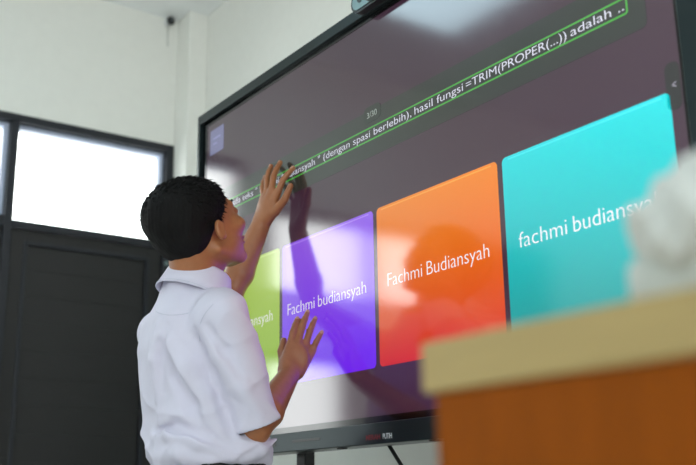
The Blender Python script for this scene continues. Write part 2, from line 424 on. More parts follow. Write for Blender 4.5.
# daylight portals (sampling guides for the sky seen through each opening)
for (y0, y1, z0, z1) in ((-.187, .461, 2.02, 2.434), (-.844, -.222, 2.03, 2.434), W2, W3, (-5.2, -3.6, 1.0, 2.2)):
    portal((XL-T-.02, (y0+y1)/2, (z0+z1)/2), (0, -PI/2, 0), z1-z0, y1-y0)
for r in RH: portal((XR+T+.02, (r[0]+r[1])/2, (r[2]+r[3])/2), (0, PI/2, 0), r[3]-r[2], r[1]-r[0])
for r in RW: portal(((r[0]+r[1])/2, YF-T-.02, (r[2]+r[3])/2), (PI/2, 0, 0), r[1]-r[0], r[3]-r[2])

# ---- ceiling lamps
def lamp(x, y, label, l=.6):
    t = thing('ceiling_lamp', label, 'ceiling light', (x, y, ZC), 'ceiling panel lamps')
    m = MB(); w = .3
    for b in ((x-w, x-w+.015, y-l, y+l), (x+w-.015, x+w, y-l, y+l), (x-w+.015, x+w-.015, y-l, y-l+.015), (x-w+.015, x+w-.015, y+l-.015, y+l)):
        m.box(*b, ZC-.045, ZC-.0005, .002)
    m.box(x-w+.015, x+w-.015, y-l+.015, y+l-.015, ZC-.02, ZC-.0005)
    m.build('lamp_frame', M['lamp_body'], t)
    MB().box(x-w+.016, x+w-.016, y-l+.016, y+l-.016, ZC-.036, ZC-.022).build('lamp_diffuser', M['lamp'], t)
lamp(-.35, -1.3, 'flat square white ceiling panel lamp nearest the door', .3)
lamp(2.6, -1.75, 'flat white ceiling panel lamp above the wooden lectern')
lamp(-.25, -4.3, 'flat white ceiling panel lamp at the rear on the window side')
lamp(2.6, -4.3, 'flat white ceiling panel lamp at the rear away from the door')

# ---- little camera in the corner
t = thing('security_camera', 'small black ball camera high in the corner above the door', 'camera', (XL, .443, 3.055))
k = MB(); k.lathe([(0, 0), (.018, 0), (.018, .006), (.008, .01), (.006, .03), (0, .03)], (XL, .443, 3.058), 20, 'x'); k.build('camera_mount', M['lamp_body'], t, smooth=True, autosmooth=40)
fl = Field((XL+.01, .41, 3.02), (XL+.07, .48, 3.09), .0025); fl.ell((XL+.04, .443, 3.052), (.019, .019, .019)); fobj('camera_body', fl, M['black'], t)
k = MB(); k.lathe([(0, 0), (.007, 0), (.008, .003), (0, .003)], (XL+.057, .443, 3.05), 16, 'x'); k.build('camera_lens', M['lens'], t, smooth=True)
k = MB(); k.tube([(XL+.004, .446, 3.04), (XL+.004, .447, 3.0), (XL+.004, .448, 2.94)], .002, 6); k.build('camera_cable', M['pack'], t, smooth=True)

# ================================================================ THE INTERACTIVE DISPLAY
Z0 = 1.1012; S = 1.65/16
def U(u): return u*S
def Vv(v): return Z0+v*S
dsp = thing('interactive_display', 'large dark-framed interactive touch display showing a quiz with coloured answer cards', 'screen', (.83, .04, 1.041))
x0, x1, z0, z1 = -.0437, 1.705, 1.0415, 2.073
ax0, ax1, az0, az1 = -.0275, 1.6635, 1.0865, 2.043     # inside of the metal frame
yf = -.012
m = MB()
# chamfered metal frame: side bars as closed prisms
def bar(a0, a1, c0, c1): m.box(a0, a1, yf, .06, c0, c1, .0025)
bar(x0, ax0, z0, z1); bar(ax1, x1, z0, z1); bar(ax0, ax1, z0, az0); bar(ax0, ax1, az1, z1)
m.box(x0+.01, x1-.01, .03, .062, z0+.01, z1-.01)
fr = m.build('frame', M['bezel'], dsp)
m = MB()
for b in ((ax0, .0, az0, az1), (1.652, ax1, az0, az1), (.0, 1.652, az0, Z0), (.0, 1.652, Z0+9*S, az1)): m.box(b[0], b[1], -.001, .03, b[2], b[3])
m.build('inner_border', M['black_gloss'], dsp)
MB().box(.1, 1.56, .062, .085, 1.15, 1.95, .01).build('rear_housing', M['dark_plastic'], dsp)
m = MB(); m.box(0, 1.652, 0, .03, Z0, Z0+9*S)
scr = m.build('screen', screen_mat('screen_background', (60, 31, 52), 1.0), dsp)
L = -.0003      # each printed layer of the picture sits a fraction of a millimetre above the last
GB, GT, GL, GR = 6.0803, 6.4007, .85, 15.15
def plate(name, u0, u1, v0, v1, r, lay, m_, label=None):
    V, F = rounded_plate(U(u0), U(u1), Vv(v0), Vv(v1), r, lay*L, (lay-1)*L if lay > 1 else 0)
    return obj(name, V, F, m_, scr, label=label)
plate('question_band', .5, 15.5, 5.70, 6.80, .012, 1, screen_mat('screen_question_band', (38, 42, 38), 1.0), 'dark grey translucent band behind the question')
V, F = ring_plate(U(GL), U(GR), Vv(GB), Vv(GT), .0034, 2*L, L, .006); obj('question_outline', V, F, screen_mat('screen_green_line', (72, 176, 60), 1.0), scr, label='thin bright green outline round the question')
plate('counter_badge', 7.72, 8.36, 6.52, 6.90, .015, 2, screen_mat('screen_badge', (26, 36, 28), 1.0), 'small dark oval badge reading 3/30')
plate('side_tab', 15.72, 15.99, 4.12, 4.92, .012, 1, screen_mat('screen_tab', (28, 26, 27), 1.0), 'dark side tab with a small arrow')
plate('menu_icon', .2, 1.0, 8.02, 8.78, .003, 1, screen_mat('screen_icon', (122, 122, 168), 1.0), 'pale lavender square icon')
for (a, b, c, d) in ((.38, .8, 8.46, 8.52), (.38, .62, 8.3, 8.35)): plate('icon_mark', a, b, c, d, .001, 2, screen_mat('screen_icon_mark', (150, 150, 205), 1.0))
white = screen_mat('screen_white_text', (226, 226, 240), 1.0)
cardw = screen_mat('screen_card_text', (250, 246, 250), 1.0)
for s, a, b in (('Jika ada teks " Fachmi Budiansyah "', .98, 5.93), ('(dengan spasi berlebih),', 6.08, 9.42), ('hasil fungsi', 9.53, 11.06), ('=TRIM(PROPER(...))', 11.15, 13.80), ('adalah ..', 13.9, 15.08)):
    text_mesh(s, U(a), U(b), Vv(6.168), .0175, 3*L, white, 'question_text', scr, -.005)
text_mesh('3/30', U(7.85), U(8.22), Vv(6.63), .014, 3*L, screen_mat('screen_badge_text', (170, 180, 172), 1.0), 'counter_text', scr)
text_mesh('<', U(15.84), U(15.92), Vv(4.46), .014, 3*L, screen_mat('screen_tab_text', (170, 165, 180), 1.0), 'tab_arrow', scr)
CW, CG, CX, CT, CB = 3.7659, .1332, .3142, 4.4489, 1.0026
cards = [((176, 208, 62), (150, 194, 60), 'Fachmi  Budiansyah', .62, 3.76, 'lime green answer card behind the student'),
         ((150, 92, 244), (112, 26, 250), 'Fachmi budiansyah', 4.47, 7.68, 'violet answer card beside the lower hand'),
         ((246, 136, 6), (214, 34, 18), 'Fachmi Budiansyah', 8.45, 11.55, 'orange to red answer card'),
         ((6, 218, 224), (8, 142, 142), 'fachmi budiansyah', 12.33, 15.45, 'turquoise answer card next to the right bezel')]
for i, (c1, c2, s, a, b, lb) in enumerate(cards):
    u0 = CX+i*(CW+CG)
    zb = Vv(CB)-1.041; zt = Vv(CT)-1.041
    cm = screen_mat('screen_card', c1, 1.0, c2, zb, zt)  # card colour blends from the first tone at the top to the second below
    cd = plate('answer_card', u0, u0+CW, CB, CT, .011, 1, cm, lb)
    hl = tuple(min(255, int(c*.8+62)) for c in c1)
    plate('card_highlight', u0+.16, u0+CW-.16, CT-.075, CT-.045, .0008, 2, screen_mat('screen_card_edge', hl, 1.0))
    w1, w2 = s.split()
    text_mesh(w1, U(a), U(a+(b-a)*.367), Vv(2.655), .0295, 2*L, cardw, 'answer_text', scr, -.012)
    text_mesh(w2, U(a+(b-a)*.415), U(b), Vv(2.655), .0295, 2*L, cardw, 'answer_text', scr, -.012)
# maker's name and ports on the lower bar
text_mesh('MERAH', U(7.72), U(8.21), 1.0515, .0105, yf-.0002, M['logo_red'], 'maker_name', fr, .02, label='red lettering on the lower bezel')
text_mesh('PUTIH', U(8.30), U(8.60), 1.0515, .0105, yf-.0002, M['logo_white'], 'maker_name', fr, .02, label='pale grey lettering on the lower bezel')
MB().box(.385, .425, yf-.001, yf+.002, 1.058, 1.074, .001).build('port_cover', M['black'], dsp)
MB().box(.50, .62, yf-.0008, yf+.002, 1.062, 1.068, .0006).build('speaker_slot', M['black'], dsp)
for xx in (.30, .68, 1.0, 1.34): MB().box(xx, xx+.02, yf+.004, yf+.02, 1.0385, 1.042, .001).build('rubber_bump', M['rubber'], dsp)

# ---- camera module standing on the display
wc = thing('webcam', 'rounded grey and black camera module clipped on top of the display', 'camera', (.88, .0, 2.073))
def capsule(x0, x1, z0, z1, y0, y1, e=0.):
    return rounded_plate(x0+e, x1-e, z0+e, z1-e, (z1-z0)/2-e-.0005, y0, y1, 12)
V, F = capsule(.797, .963, 2.043, 2.103, -.032, -.0125); obj('camera_rim', V, F, M['black'], wc, smooth=True, autosmooth=40)
V, F = capsule(.797, .963, 2.043, 2.103, -.034, -.032, .007); obj('camera_face', V, F, M['cam_grey'], wc, smooth=True, autosmooth=40)
k = MB(); k.lathe([(0, 0), (.021, 0), (.023, -.003), (.021, -.005), (.016, -.005), (.014, -.003), (0, -.003)], (.879, -.034, 2.073), 28, 'y'); k.build('lens_ring', M['black'], wc, smooth=True, autosmooth=40)
k = MB(); k.lathe([(0, 0), (.013, 0), (.010, -.003), (.005, -.0045), (0, -.005)], (.879, -.037, 2.073), 24, 'y'); k.build('camera_lens', M['lens'], wc, smooth=True)
for xx in (.835, .923):
    k = MB(); k.lathe([(0, 0), (.009, 0), (.009, -.0015), (0, -.0015)], (xx, -.034, 2.073), 20, 'y'); k.build('microphone_grille', M['dark_plastic'], wc, smooth=True, autosmooth=40)
MB().box(.84, .92, -.012, .05, 2.0735, 2.085, .003).build('clip', M['black'], wc)

# ---- stand
st = thing('display_stand', 'black steel rolling stand carrying the display', 'stand', (.83, .12, 0))
for xx in (.352, 1.235):
    MB().box(xx+.008, xx+.050, .088, .118, .09, 1.75, .004).build('post', M['steel_black'], st)
for zz in (1.25, 1.6): MB().box(.35, 1.31, .1185, .132, zz, zz+.06, .003).build('mounting_rail', M['steel_black'], st)
MB().box(.4025, 1.2425, .09, .116, .5, .56, .004).build('cross_bar', M['steel_black'], st)
for xx in (.352, 1.235):
    f_ = MB().box(xx+.01, xx+.062, -.02, .46, .075, .125, .004).build('foot', M['steel_black'], st)
    for yy in (.01, .42):
        k = MB(); k.lathe([(0, -.012), (.028, -.012), (.034, -.006), (.034, .006), (.028, .012), (0, .012)], (xx+.036, yy, .034), 24, 'x'); k.tube([(xx+.036, yy, .034), (xx+.036, yy, .078)], .008, 8)
        k.build('castor', M['rubber'], f_, smooth=True, autosmooth=40)
# power cable hanging from the display
cb = MB().tube([(.787, .05, 1.052)]+[(.789+.26*(1-math.exp(-4.5*s_)), .05+.01*s_, 1.045-1.038*s_) for s_ in [i/20 for i in range(1, 21)]], .0042, 10)
cbo = cb.build('power_cable', M['rubber'], None, smooth=True)
cbo['label'] = 'black cable hanging down from under the display bezel'; cbo['category'] = 'cable'

# ================================================================ THE LECTERN AND TISSUES
lt = thing('lectern', 'blurred wooden lectern in the foreground with pale top and orange-brown body', 'lectern', (2.27, -.65, 0))
LX0, LX1, LY0, LY1 = 1.993, 2.56, -.845, -.43
MB().box(LX0, LX1, LY0, LY1, 1.0005, 1.036, .002).build('top_slab', M['desk_top'], lt, label='pale laminated top slab')
MB().box(LX0+.011, LX1-.011, LY0+.003, LY0+.028, .08, 1.0, .001).build('front_panel', M['desk_wood'], lt)
for a in (LX0+.011, LX1-.029): MB().box(a, a+.018, LY0+.029, LY1-.01, .08, 1.0, .001).build('side_panel', M['desk_wood'], lt)
MB().box(LX0+.036, LX1-.036, LY0+.029, LY1-.01, .6, .618, .001).build('shelf', M['desk_wood'], lt)
MB().box(LX0+.01, LX1-.01, LY0+.015, LY1-.005, 0, .0795, .002).build('plinth', M['desk_wood'], lt)

tp = thing('tissue_pack', 'blurred white pack of tissues standing on the lectern top', 'tissues', (2.24, -.77, 1.036))
fl = Field((2.13, -.84, 1.03), (2.36, -.66, 1.085), .003)
sl, P = fl.reg(fl.o, fl.o+fl.h*(fl.n-1))
c = np.array((2.238, -.755, 1.0530)); q = np.abs(P-c)-np.array((.080, .05, .0075)); dd = np.linalg.norm(np.maximum(q, 0), axis=-1)+np.minimum(q.max(-1), 0)-.0095
dd += .0012*np.sin(P[..., 0]*160)*np.sin(P[..., 1]*140); fl.d[:] = dd
fobj('plastic_wrap', fl, M['pack'], tp, 2)
fl = Field((2.12, -.86, 1.045), (2.36, -.66, 1.15), .003)
for c_, r_ in (((2.205, -.79, 1.085), (.052, .038, .036)), ((2.175, -.795, 1.088), (.028, .026, .017)), ((2.21, -.785, 1.105), (.038, .03, .024)), ((2.25, -.765, 1.095), (.045, .035, .036)),
               ((2.285, -.75, 1.08), (.035, .03, .028)), ((2.195, -.79, 1.068), (.040, .03, .012))): fl.ell(c_, r_, None, .012)
P = fl.pts()
fl.d += (.0045*np.abs(np.sin(P[..., 0]*95+P[..., 2]*60+2*np.sin(P[..., 1]*70)))+.003*np.abs(np.sin(P[..., 2]*130-P[..., 0]*60+1.5*np.sin(P[..., 0]*90)))-.004).astype(np.float32)
fobj('pulled_out_tissue', fl, M['tissue'], tp, 1)

# ================================================================ THE STUDENT
pr = thing('person', 'person in white short-sleeved shirt facing the display with both hands raised to it', 'person', (.59, -.28, 0))
A3 = np.array
az = math.radians(83); FB = A3((math.cos(az), math.sin(az), 0)); LB = A3((-math.sin(az), math.cos(az), 0)); UB = A3((0, 0, 1.))
# joints (world)
shR = A3((.750, -.335, 1.300)); elR = A3((.738, -.250, 1.072)); wrR = A3((.628, -.099, 1.206))
shL = A3((.412, -.318, 1.312)); elL = A3((.390, -.125, 1.428)); wrL = A3((.420, -.055, 1.616))
neck = A3((.619, -.332, 1.388))
hc = A3((.655, -.354, 1.521))
ph, th = math.radians(95), math.radians(18)
hf = A3((math.cos(th)*math.cos(ph), math.cos(th)*math.sin(ph), math.sin(th)))
hr = A3((math.sin(ph), -math.cos(ph), 0)); hu = np.cross(hr, hf)
HX = np.stack([hr, hf, hu], 1)
HS = A3((1.05, 1.08, .96))      # a broad head with thick hair
def H(x, y, z): return hc+HX@(A3((x, y, z))*HS)

B = Field((.28, -.52, .80), (.90, .02, 1.82), .003)
def head_parts(B):
    B.ell(H(0, -.012, .015), A3((.071, .086, .078))*HS, HX, .0)
    B.ell(H(0, .030, -.030), A3((.058, .056, .078))*HS, HX, .02)
    B.ell(H(0, .034, -.072), A3((.050, .050, .036))*HS, HX, .02)
    B.ell(H(0, .072, -.098), A3((.022, .018, .016))*HS, HX, .018)
    for s in (-1, 1):
        B.cap(H(s*.046, .0, -.075), H(s*.020, .068, -.100), .014, .013, .015)      # jaw line
        B.ell(H(s*.037, .062, -.028), A3((.024, .022, .020))*HS, HX, .015)                 # cheek
        B.cap(H(s*.010, .073, .022), H(s*.042, .058, .020), .0075, .007, .012)      # brow ridge
        B.ell(H(s*.030, .087, .004), A3((.014, .012, .010))*HS, HX, .008, sub=True)        # eye socket
        B.ell(H(s*.030, .0675, .004), A3((.0145, .0125, .0115))*HS, HX, .003)              # lids
        B.ell(H(s*.010, .085, -.030), A3((.007, .008, .006))*HS, HX, .006)                 # nostril wing
    B.cap(H(0, .074, .014), H(0, .093, -.027), .0075, .0090, .010)                  # nose
    B.ell(H(0, .088, -.056), A3((.021, .011, .0058))*HS, HX, .004); B.ell(H(0, .087, -.068), A3((.018, .011, .0065))*HS, HX, .004)
    for s in (-1, 1):                                                               # ears
        ex = np.stack([hr*.95-hf*.3*s*0-hf*.0, hf, hu], 1)
        B.ell(H(s*.073, -.001, -.036), A3((.0075, .0115, .0225))*HS, HX, .006)
        B.ell(H(s*.070, .004, -.052), A3((.006, .007, .008))*HS, HX, .006)
        B.ell(H(s*.0815, .001, -.033), A3((.0060, .0075, .0145))*HS, HX, .003, sub=True)
head_parts(B)
B.cap(H(0, -.026, -.045), neck+A3((0, 0, -.02)), .052, .054, .022)
B.cap(H(0, .018, -.085), neck+FB*.028, .022, .022, .02)
# torso under the shirt
tz = [1.40, 1.36, 1.32, 1.25, 1.17, 1.10, 1.04, .98, .90, .82]
tc = [(.604, -.335), (.600, -.334), (.592, -.333), (.588, -.325), (.585, -.31), (.586, -.30), (.588, -.285), (.59, -.28), (.59, -.28), (.59, -.28)]
B.torso(tz, tc, [.045, .09, .135, .135, .128, .122, .126, .135, .145, .145], [.045, .055, .07, .085, .085, .082, .085, .09, .098, .098], LB, FB, .03)
def arm(B, sh, el, wr):
    B.cap(sh, sh+(el-sh)*.5, .048, .043, .03); B.cap(sh+(el-sh)*.5, el, .043, .029, .012)
    md = el+(wr-el)*.3
    B.cap(el, md, .029, .036, .012); B.cap(md, wr, .036, .0235, .008)
arm(B, shR, elR, wrR); arm(B, shL, elL, wrL)
def hand(B, wr, kn, fingers, thumb, bk):
    """kn: 4 knuckles; fingers: per finger [pip, dip, tip]; thumb: [base, joint, tip]"""
    kn = [A3(p) for p in kn]
    side = (kn[3]-kn[0]); side /= np.linalg.norm(side)
    for i, p in enumerate(kn):
        root = wr+side*(i-1.5)*.0095+(p-wr)*.12
        B.cap(root, p, .0145, .0098, .010)
    B.ell(wr+(sum(kn)/4-wr)*.5, (.026, .013, .030), np.stack([side, bk, np.cross(side, bk)], 1), .010)
    R = [(.0088, .0080, .0074, .0063), (.0090, .0083, .0075, .0064), (.0086, .0079, .0072, .0062), (.0077, .0070, .0064, .0056)]
    for i, f in enumerate(fingers):
        pts = [kn[i]]+[A3(q) for q in f]
        for j in range(3): B.cap(pts[j], pts[j+1], R[i][j], R[i][j+1], .0022)
    t = [A3(q) for q in thumb]
    B.cap(wr+(t[0]-wr)*.25, t[0], .0150, .0125, .010); B.cap(t[0], t[1], .0118, .0098, .003); B.cap(t[1], t[2], .0098, .0075, .002)
def chain(k, tip, bend, frac=(.46, .28, .26)):
    """pip and dip joints of a finger between knuckle and tip, bowed by 'bend' (a vector)"""
    k, tip = A3(k), A3(tip); return [k+(tip-k)*frac[0]+A3(bend), k+(tip-k)*(frac[0]+frac[1])+A3(bend)*.75, tip]
bR = A3((.006, -.005, 0))
knR = [(.615, -.090, 1.277), (.619, -.071, 1.286), (.620, -.050, 1.281), (.623, -.034, 1.265)]
tipR = [(.596, -.058, 1.341), (.596, -.029, 1.360), (.607, -.015, 1.344), (.628, -.011, 1.308)]
hand(B, wrR, knR, [chain(a, b, bR) for a, b in zip(knR, tipR)], [(.612, -.104, 1.232), (.592, -.099, 1.262), (.584, -.088, 1.290)], A3((.785, -.56, 0.)))
bL = A3((0, -.007, 0))
knL = [(.478, -.040, 1.690), (.458, -.047, 1.700), (.436, -.048, 1.699), (.416, -.046, 1.690)]
tipL = [(.500, -.008, 1.752), (.446, -.014, 1.782), (.404, -.016, 1.784), (.384, -.022, 1.758)]
hand(B, wrL, knL, [chain(a, b, bL) for a, b in zip(knL, tipL)], [(.468, -.042, 1.640), (.500, -.034, 1.664), (.518, -.028, 1.696)], A3((0, -1., 0)))
body = fobj('body', B, [M['skin'], M['lip']], pr, 1)
# lips as a second colour of the skin
me = body.data; vv = np.empty(len(me.polygons)*3); me.polygons.foreach_get('center', vv); vv = vv.reshape(-1, 3)+np.array(WL[pr])
loc = ((vv-hc)@HX)/HS
lipm = (np.abs(loc[:, 0]) < .021) & (loc[:, 1] > .088) & (loc[:, 2] > -.0745) & (loc[:, 2] < -.051)
mi = np.zeros(len(me.polygons), np.int32); mi[lipm] = 1; me.polygons.foreach_set('material_index', mi)
# nails
def nail(tip, prev, out, parent=body):
    tip, prev = A3(tip), A3(prev); t = (tip-prev)/np.linalg.norm(tip-prev); o_ = A3(out)-t*(A3(out)@t); o_ /= np.linalg.norm(o_); s_ = np.cross(t, o_)
    f = Field(tip-.012, tip+.012, .0012); f.ell(tip-t*.002+o_*.0052, (.0045, .0018, .0062), np.stack([s_, o_, t], 1), 0); fobj('fingernail', f, M['nail'], parent, 0)
for a, b in list(zip(knR, tipR)): nail(b, chain(a, b, bR)[1], (.8, -.6, 0))
for a, b in list(zip(knL, tipL)): nail(b, chain(a, b, bL)[1], (0, -1, 0))
nail((.584, -.088, 1.290), (.592, -.099, 1.262), (.2, -1, 0)); nail((.518, -.028, 1.696), (.500, -.034, 1.664), (.5, -.8, 0))
# eyes and eyebrows
for s in (-1, 1):
    f = Field(H(s*.030, .076, .004)-.018, H(s*.030, .076, .004)+.018, .0015); f.ell(H(s*.030, .0690, .004), (.0118, .0118, .0085), HX, 0); e = fobj('eye', f, M['eye'], pr, 0)
    f = Field(H(s*.030, .0785, .004)-.01, H(s*.030, .0785, .004)+.01, .0009); f.ell(H(s*.030, .0785, .005), (.0052, .0030, .0052), HX, 0); fobj('iris', f, M['iris'], e, 0)
    f = Field(H(s*.028, .085, .022)-.03, H(s*.028, .085, .022)+.03, .0016); f.cap(H(s*.012, .0805, .024), H(s*.030, .0745, .030), .0028, .0030, 0); f.cap(H(s*.030, .0745, .030), H(s*.045, .062, .026), .0030, .0018, .001); fobj('eyebrow', f, M['hair'], pr, 0)

# ---- hair
G = Field(hc-A3((.14, .15, .13)), hc+A3((.13, .14, .14)), .0024)
G.ell(H(0, -.020, .020), A3((.079, .092, .082))*HS, HX, 0)
G.ell(H(0, -.050, .010), A3((.066, .062, .068))*HS, HX, .02)
G.ell(H(0, -.040, -.040), A3((.062, .052, .048))*HS, HX, .02)
P = G.pts(); q = ((P-hc)@HX)/HS
x_, y_, z_ = q[..., 0], q[..., 1], q[..., 2]
az_ = np.arctan2(x_, y_+.02)
G.d += (.0006*np.sin(az_*60+5*np.sin(z_*45))+.0009*np.sin(x_*190+y_*70)*np.sin(y_*150-z_*90)).astype(np.float32)
front = y_-(.022+.50*z_)+.003*np.sin(z_*300)*np.cos(x_*250)               # hairline at forehead and temple
side = -(z_+.030)-(y_-.02)*.0
low = np.where(y_ > -.005, -.028-z_, -.030-np.minimum(.052, 2.4*np.clip(-y_-.005, 0, .055))-z_)
cut = np.maximum(front, low)+.0015*np.sin(x_*700)
G.d = np.maximum(G.d, cut.astype(np.float32))
hair = fobj('hair', G, M['hair'], pr, 1)
# short strand tips that break up the outline
mb = MB(); r = random.Random(3)
for i in range(2600):
    a = r.uniform(0, 2*PI); zz = r.uniform(-.75, 1)
    sx, sy, sz = math.sqrt(1-zz*zz)*math.cos(a), math.sqrt(1-zz*zz)*math.sin(a), zz
    p = A3((sx*.078, -.020+sy*.092, .022+sz*.081))
    if p[1] > .022+.50*p[2]-.004 or p[2] < -.030-min(.052, 2.4*max(-p[1]-.005, 0))+.004: continue
    nrm = A3((sx/.079, sy/.092, sz/.082)); nrm /= np.linalg.norm(nrm)
    cr = p-A3((.01, -.075, .07)); tg = cr-nrm*(cr@nrm); tg = tg/(np.linalg.norm(tg)+1e-6)
    l = r.uniform(.007, .015); d_ = nrm*.38+tg*.9+A3([r.uniform(-.25, .25) for _ in range(3)])
    p0 = hc+HX@((p-nrm*.002)*HS); p1 = hc+HX@((p+d_*l*.5)*HS); p2 = hc+HX@((p+d_*l-nrm*l*.12)*HS)
    mb.tube([p0, p1, p2], [.0013, .0010, .0002], 4)
for i in range(14):      # the cowlick at the back of the crown
    p = A3((r.uniform(-.03, .03), -.108, .03+r.uniform(-.012, .012))); d_ = A3((r.uniform(-.3, .3), -1, r.uniform(-.1, .4)))
    mb.tube([hc+HX@p, hc+HX@(p+d_*.008), hc+HX@(p+d_*.015+A3((0, 0, -.002)))], [.0022, .0014, .0003], 4)
mb.build('hair_strands', M['hair'], hair, smooth=True)

# ---- shirt
def folds(P):
    return folds0(P)*1.4-.008
def folds0(P):
    u = P[..., 0]*LB[0]+P[..., 1]*LB[1]; v = P[..., 0]*FB[0]+P[..., 1]*FB[1]; z = P[..., 2]
    w = .018*np.sin(z*17+u*8)+.012*np.sin(u*23-z*9)
    rid = lambda t: (1-np.abs(np.sin(t)))**2
    d = .0052*rid((u*24+z*5.5+w*26))*np.clip((1.31-z)/.12, 0, 1)                    # long folds down the back
    d += .0045*rid((z*21-u*17-v*15+w*30+.8))*np.clip((1.24-z)/.1, 0, 1)              # diagonal pull lines
    d += .0035*rid((z*34+u*14+v*9+w*40))*np.clip((1.10-z)/.06, 0, 1)                # gathered cloth above the belt
    d += .0022*np.sin(u*31+z*23+2*np.sin(v*27))
    return d
Sh = Field((.27, -.54, .955), (.90, -.06, 1.47), .0032)
sz = [1.41, 1.385, 1.36, 1.335, 1.31, 1.25, 1.18, 1.11, 1.06, 1.03, 1.005, .985, .955]
scn = [(.602, -.338), (.600, -.338), (.597, -.340), (.594, -.341), (.590, -.342), (.587, -.335), (.586, -.318), (.588, -.300), (.590, -.288), (.592, -.282), (.592, -.280), (.592, -.28), (.59, -.28)]
Sh.torso(sz, scn, [.068, .080, .098, .122, .143, .152, .150, .150, .160, .164, .155, .138, .136], [.068, .072, .074, .082, .094, .106, .108, .112, .122, .126, .118, .102, .100], LB, FB, .02)
def sleeve(sh, el, r0, r1, ext):
    """one sleeve, cut square at the cuff; returned as its own field"""
    f = Field(Sh.o, Sh.o+Sh.h*(Sh.n-1), Sh.h); n_ = (el-sh)/np.linalg.norm(el-sh); c = sh+(el-sh)*ext
    f.cap(sh-(el-sh)*.02, sh+(el-sh)*.45, r0, (r0+r1)/2, .0); f.cap(sh+(el-sh)*.45, el+(el-sh)*.1, (r0+r1)/2, r1, .02)
    return f, c, n_
SR, cR, nR = sleeve(shR+A3((-.004, .0, -.008)), elR+A3((-.008, .004, 0)), .054, .054, .96)
SL, cL, nL = sleeve(shL, elL, .052, .050, .95)
Sh.cap(neck+A3((0, 0, -.05)), neck+A3((0, 0, .02)), .068, .064, .02)
Sh.cap(neck+A3((0, 0, -.04)), shR+A3((-.01, 0, .012)), .042, .046, .03); Sh.cap(neck+A3((0, 0, -.04)), shL+A3((.01, 0, .006)), .042, .044, .03)
P = Sh.pts()
t_ = (P-shR)@nR; sx_ = (P-shR)@np.cross(nR, FB)
Sh.d -= folds(P).astype(np.float32)
SR.d -= (.0050*(1-np.abs(np.sin(sx_*42+t_*16+1.2)))**2+.0034*(1-np.abs(np.sin(t_*36-sx_*26+2*np.sin(sx_*30)+.4)))**2-.0015).astype(np.float32)
def vmin(a, b, k):
    h = np.clip(.5+.5*(a-b)/k, 0, 1); return a+(b-a)*h-k*h*(1-h)
dU = Sh.d; dC = Sh.d
for f, c, n_ in ((SR, cR, nR), (SL, cL, nL)):
    hh = ((P-c)@n_).astype(np.float32)
    up = np.clip(-(hh+.10)/.08, 0, 1)          # melts into the body of the shirt at the shoulder, hangs free further down
    a_ = np.maximum(f.d, hh); b_ = np.maximum(f.d, hh-.012)
    dC = vmin(dC, a_, .030)*up+np.minimum(dC, a_)*(1-up)
    dU = vmin(dU, b_, .030)*up+np.minimum(dU, b_)*(1-up)
OUTW = A3((.785, -.56, -.26)); OUTW /= np.linalg.norm(OUTW)
def snap(p, field, o_, h_, off=0.):
    """slide a point across the cloth along a horizontal line until it lies on the surface"""
    for t in np.arange(.30, -.30, -.001):
        q = A3(p)+OUTW*t; g = np.round((q-o_)/h_).astype(int)
        if (g < 0).any() or (g >= field.shape).any(): continue
        if field[tuple(g)] < 0: return q+OUTW*(off-(field[tuple(g)]))
    return A3(p)
creases = [([(.694, -.360, 1.258), (.697, -.328, 1.198), (.697, -.293, 1.123), (.696, -.268, 1.065)], .006, .0035, .016, True),
           ([(.653, -.418, 1.260), (.667, -.372, 1.203), (.676, -.334, 1.150), (.681, -.298, 1.083)], .010, .0, .022, False),
           ([(.640, -.425, 1.25), (.652, -.392, 1.190), (.662, -.355, 1.135), (.668, -.325, 1.083)], .007, .003, .018, True),
           ([(.708, -.356, 1.290), (.718, -.314, 1.230), (.728, -.269, 1.163), (.735, -.234, 1.112)], .008, .001, .018, False),
           ([(.722, -.350, 1.285), (.732, -.315, 1.240), (.740, -.280, 1.190)], .005, .003, .014, True),
           ([(.650, -.435, 1.286), (.630, -.430, 1.216), (.614, -.415, 1.135)], .006, .001, .016, False),
           ([(.662, -.420, 1.286), (.640, -.418, 1.226), (.624, -.405, 1.155)], .004, .003, .013, True),
           ([(.587, -.415, 1.055), (.623, -.377, 1.079), (.656, -.324, 1.068), (.685, -.268, 1.033)], .009, .001, .018, False),
           ([(.590, -.410, 1.070), (.626, -.370, 1.093), (.660, -.318, 1.083), (.690, -.262, 1.050)], .006, .003, .014, True),
           ([(.589, -.397, 1.023), (.626, -.354, 1.042), (.660, -.302, 1.029)], .008, .001, .016, False),
           ([(.699, -.246, 1.028), (.718, -.224, 1.038), (.738, -.202, 1.052)], .006, .001, .016, False)]
cr = [([snap(p, dU, Sh.o, Sh.h) for p in L_], R_*1.6, off, k, sub) for L_, R_, off, k, sub in creases]
outs = []
for arr in (dC, dU):
    Sh.d = arr.copy()
    for L_, R_, off, k, sub in cr:
        n2 = len(L_)-1
        for q in range(n2):
            ra = R_*(.45 if q == 0 else 1); rb = R_*(.35 if q == n2-1 else 1)
            o3 = OUTW*(R_*.45 if sub else -R_*.55)
            Sh.cap(L_[q]+o3, L_[q+1]+o3, ra, rb, k, sub=sub)
    outs.append(Sh.d)
d = np.maximum(outs[0], -(outs[1]+.0075))
cloth = outs[0]
nk_n = UB*math.cos(math.radians(17))+FB*math.sin(math.radians(17))
d = np.maximum(d, ((P-(neck+A3((0, 0, .014))))@nk_n).astype(np.float32))
d = np.maximum(d, -(np.linalg.norm((P-neck)-((P-neck)@nk_n)[..., None]*nk_n, axis=-1)-.056+np.where((P-neck)@nk_n > -.03, 0, 1)).astype(np.float32))
Sh.d = d
shirt = fobj('shirt', Sh, M['shirt'], pr, 1)
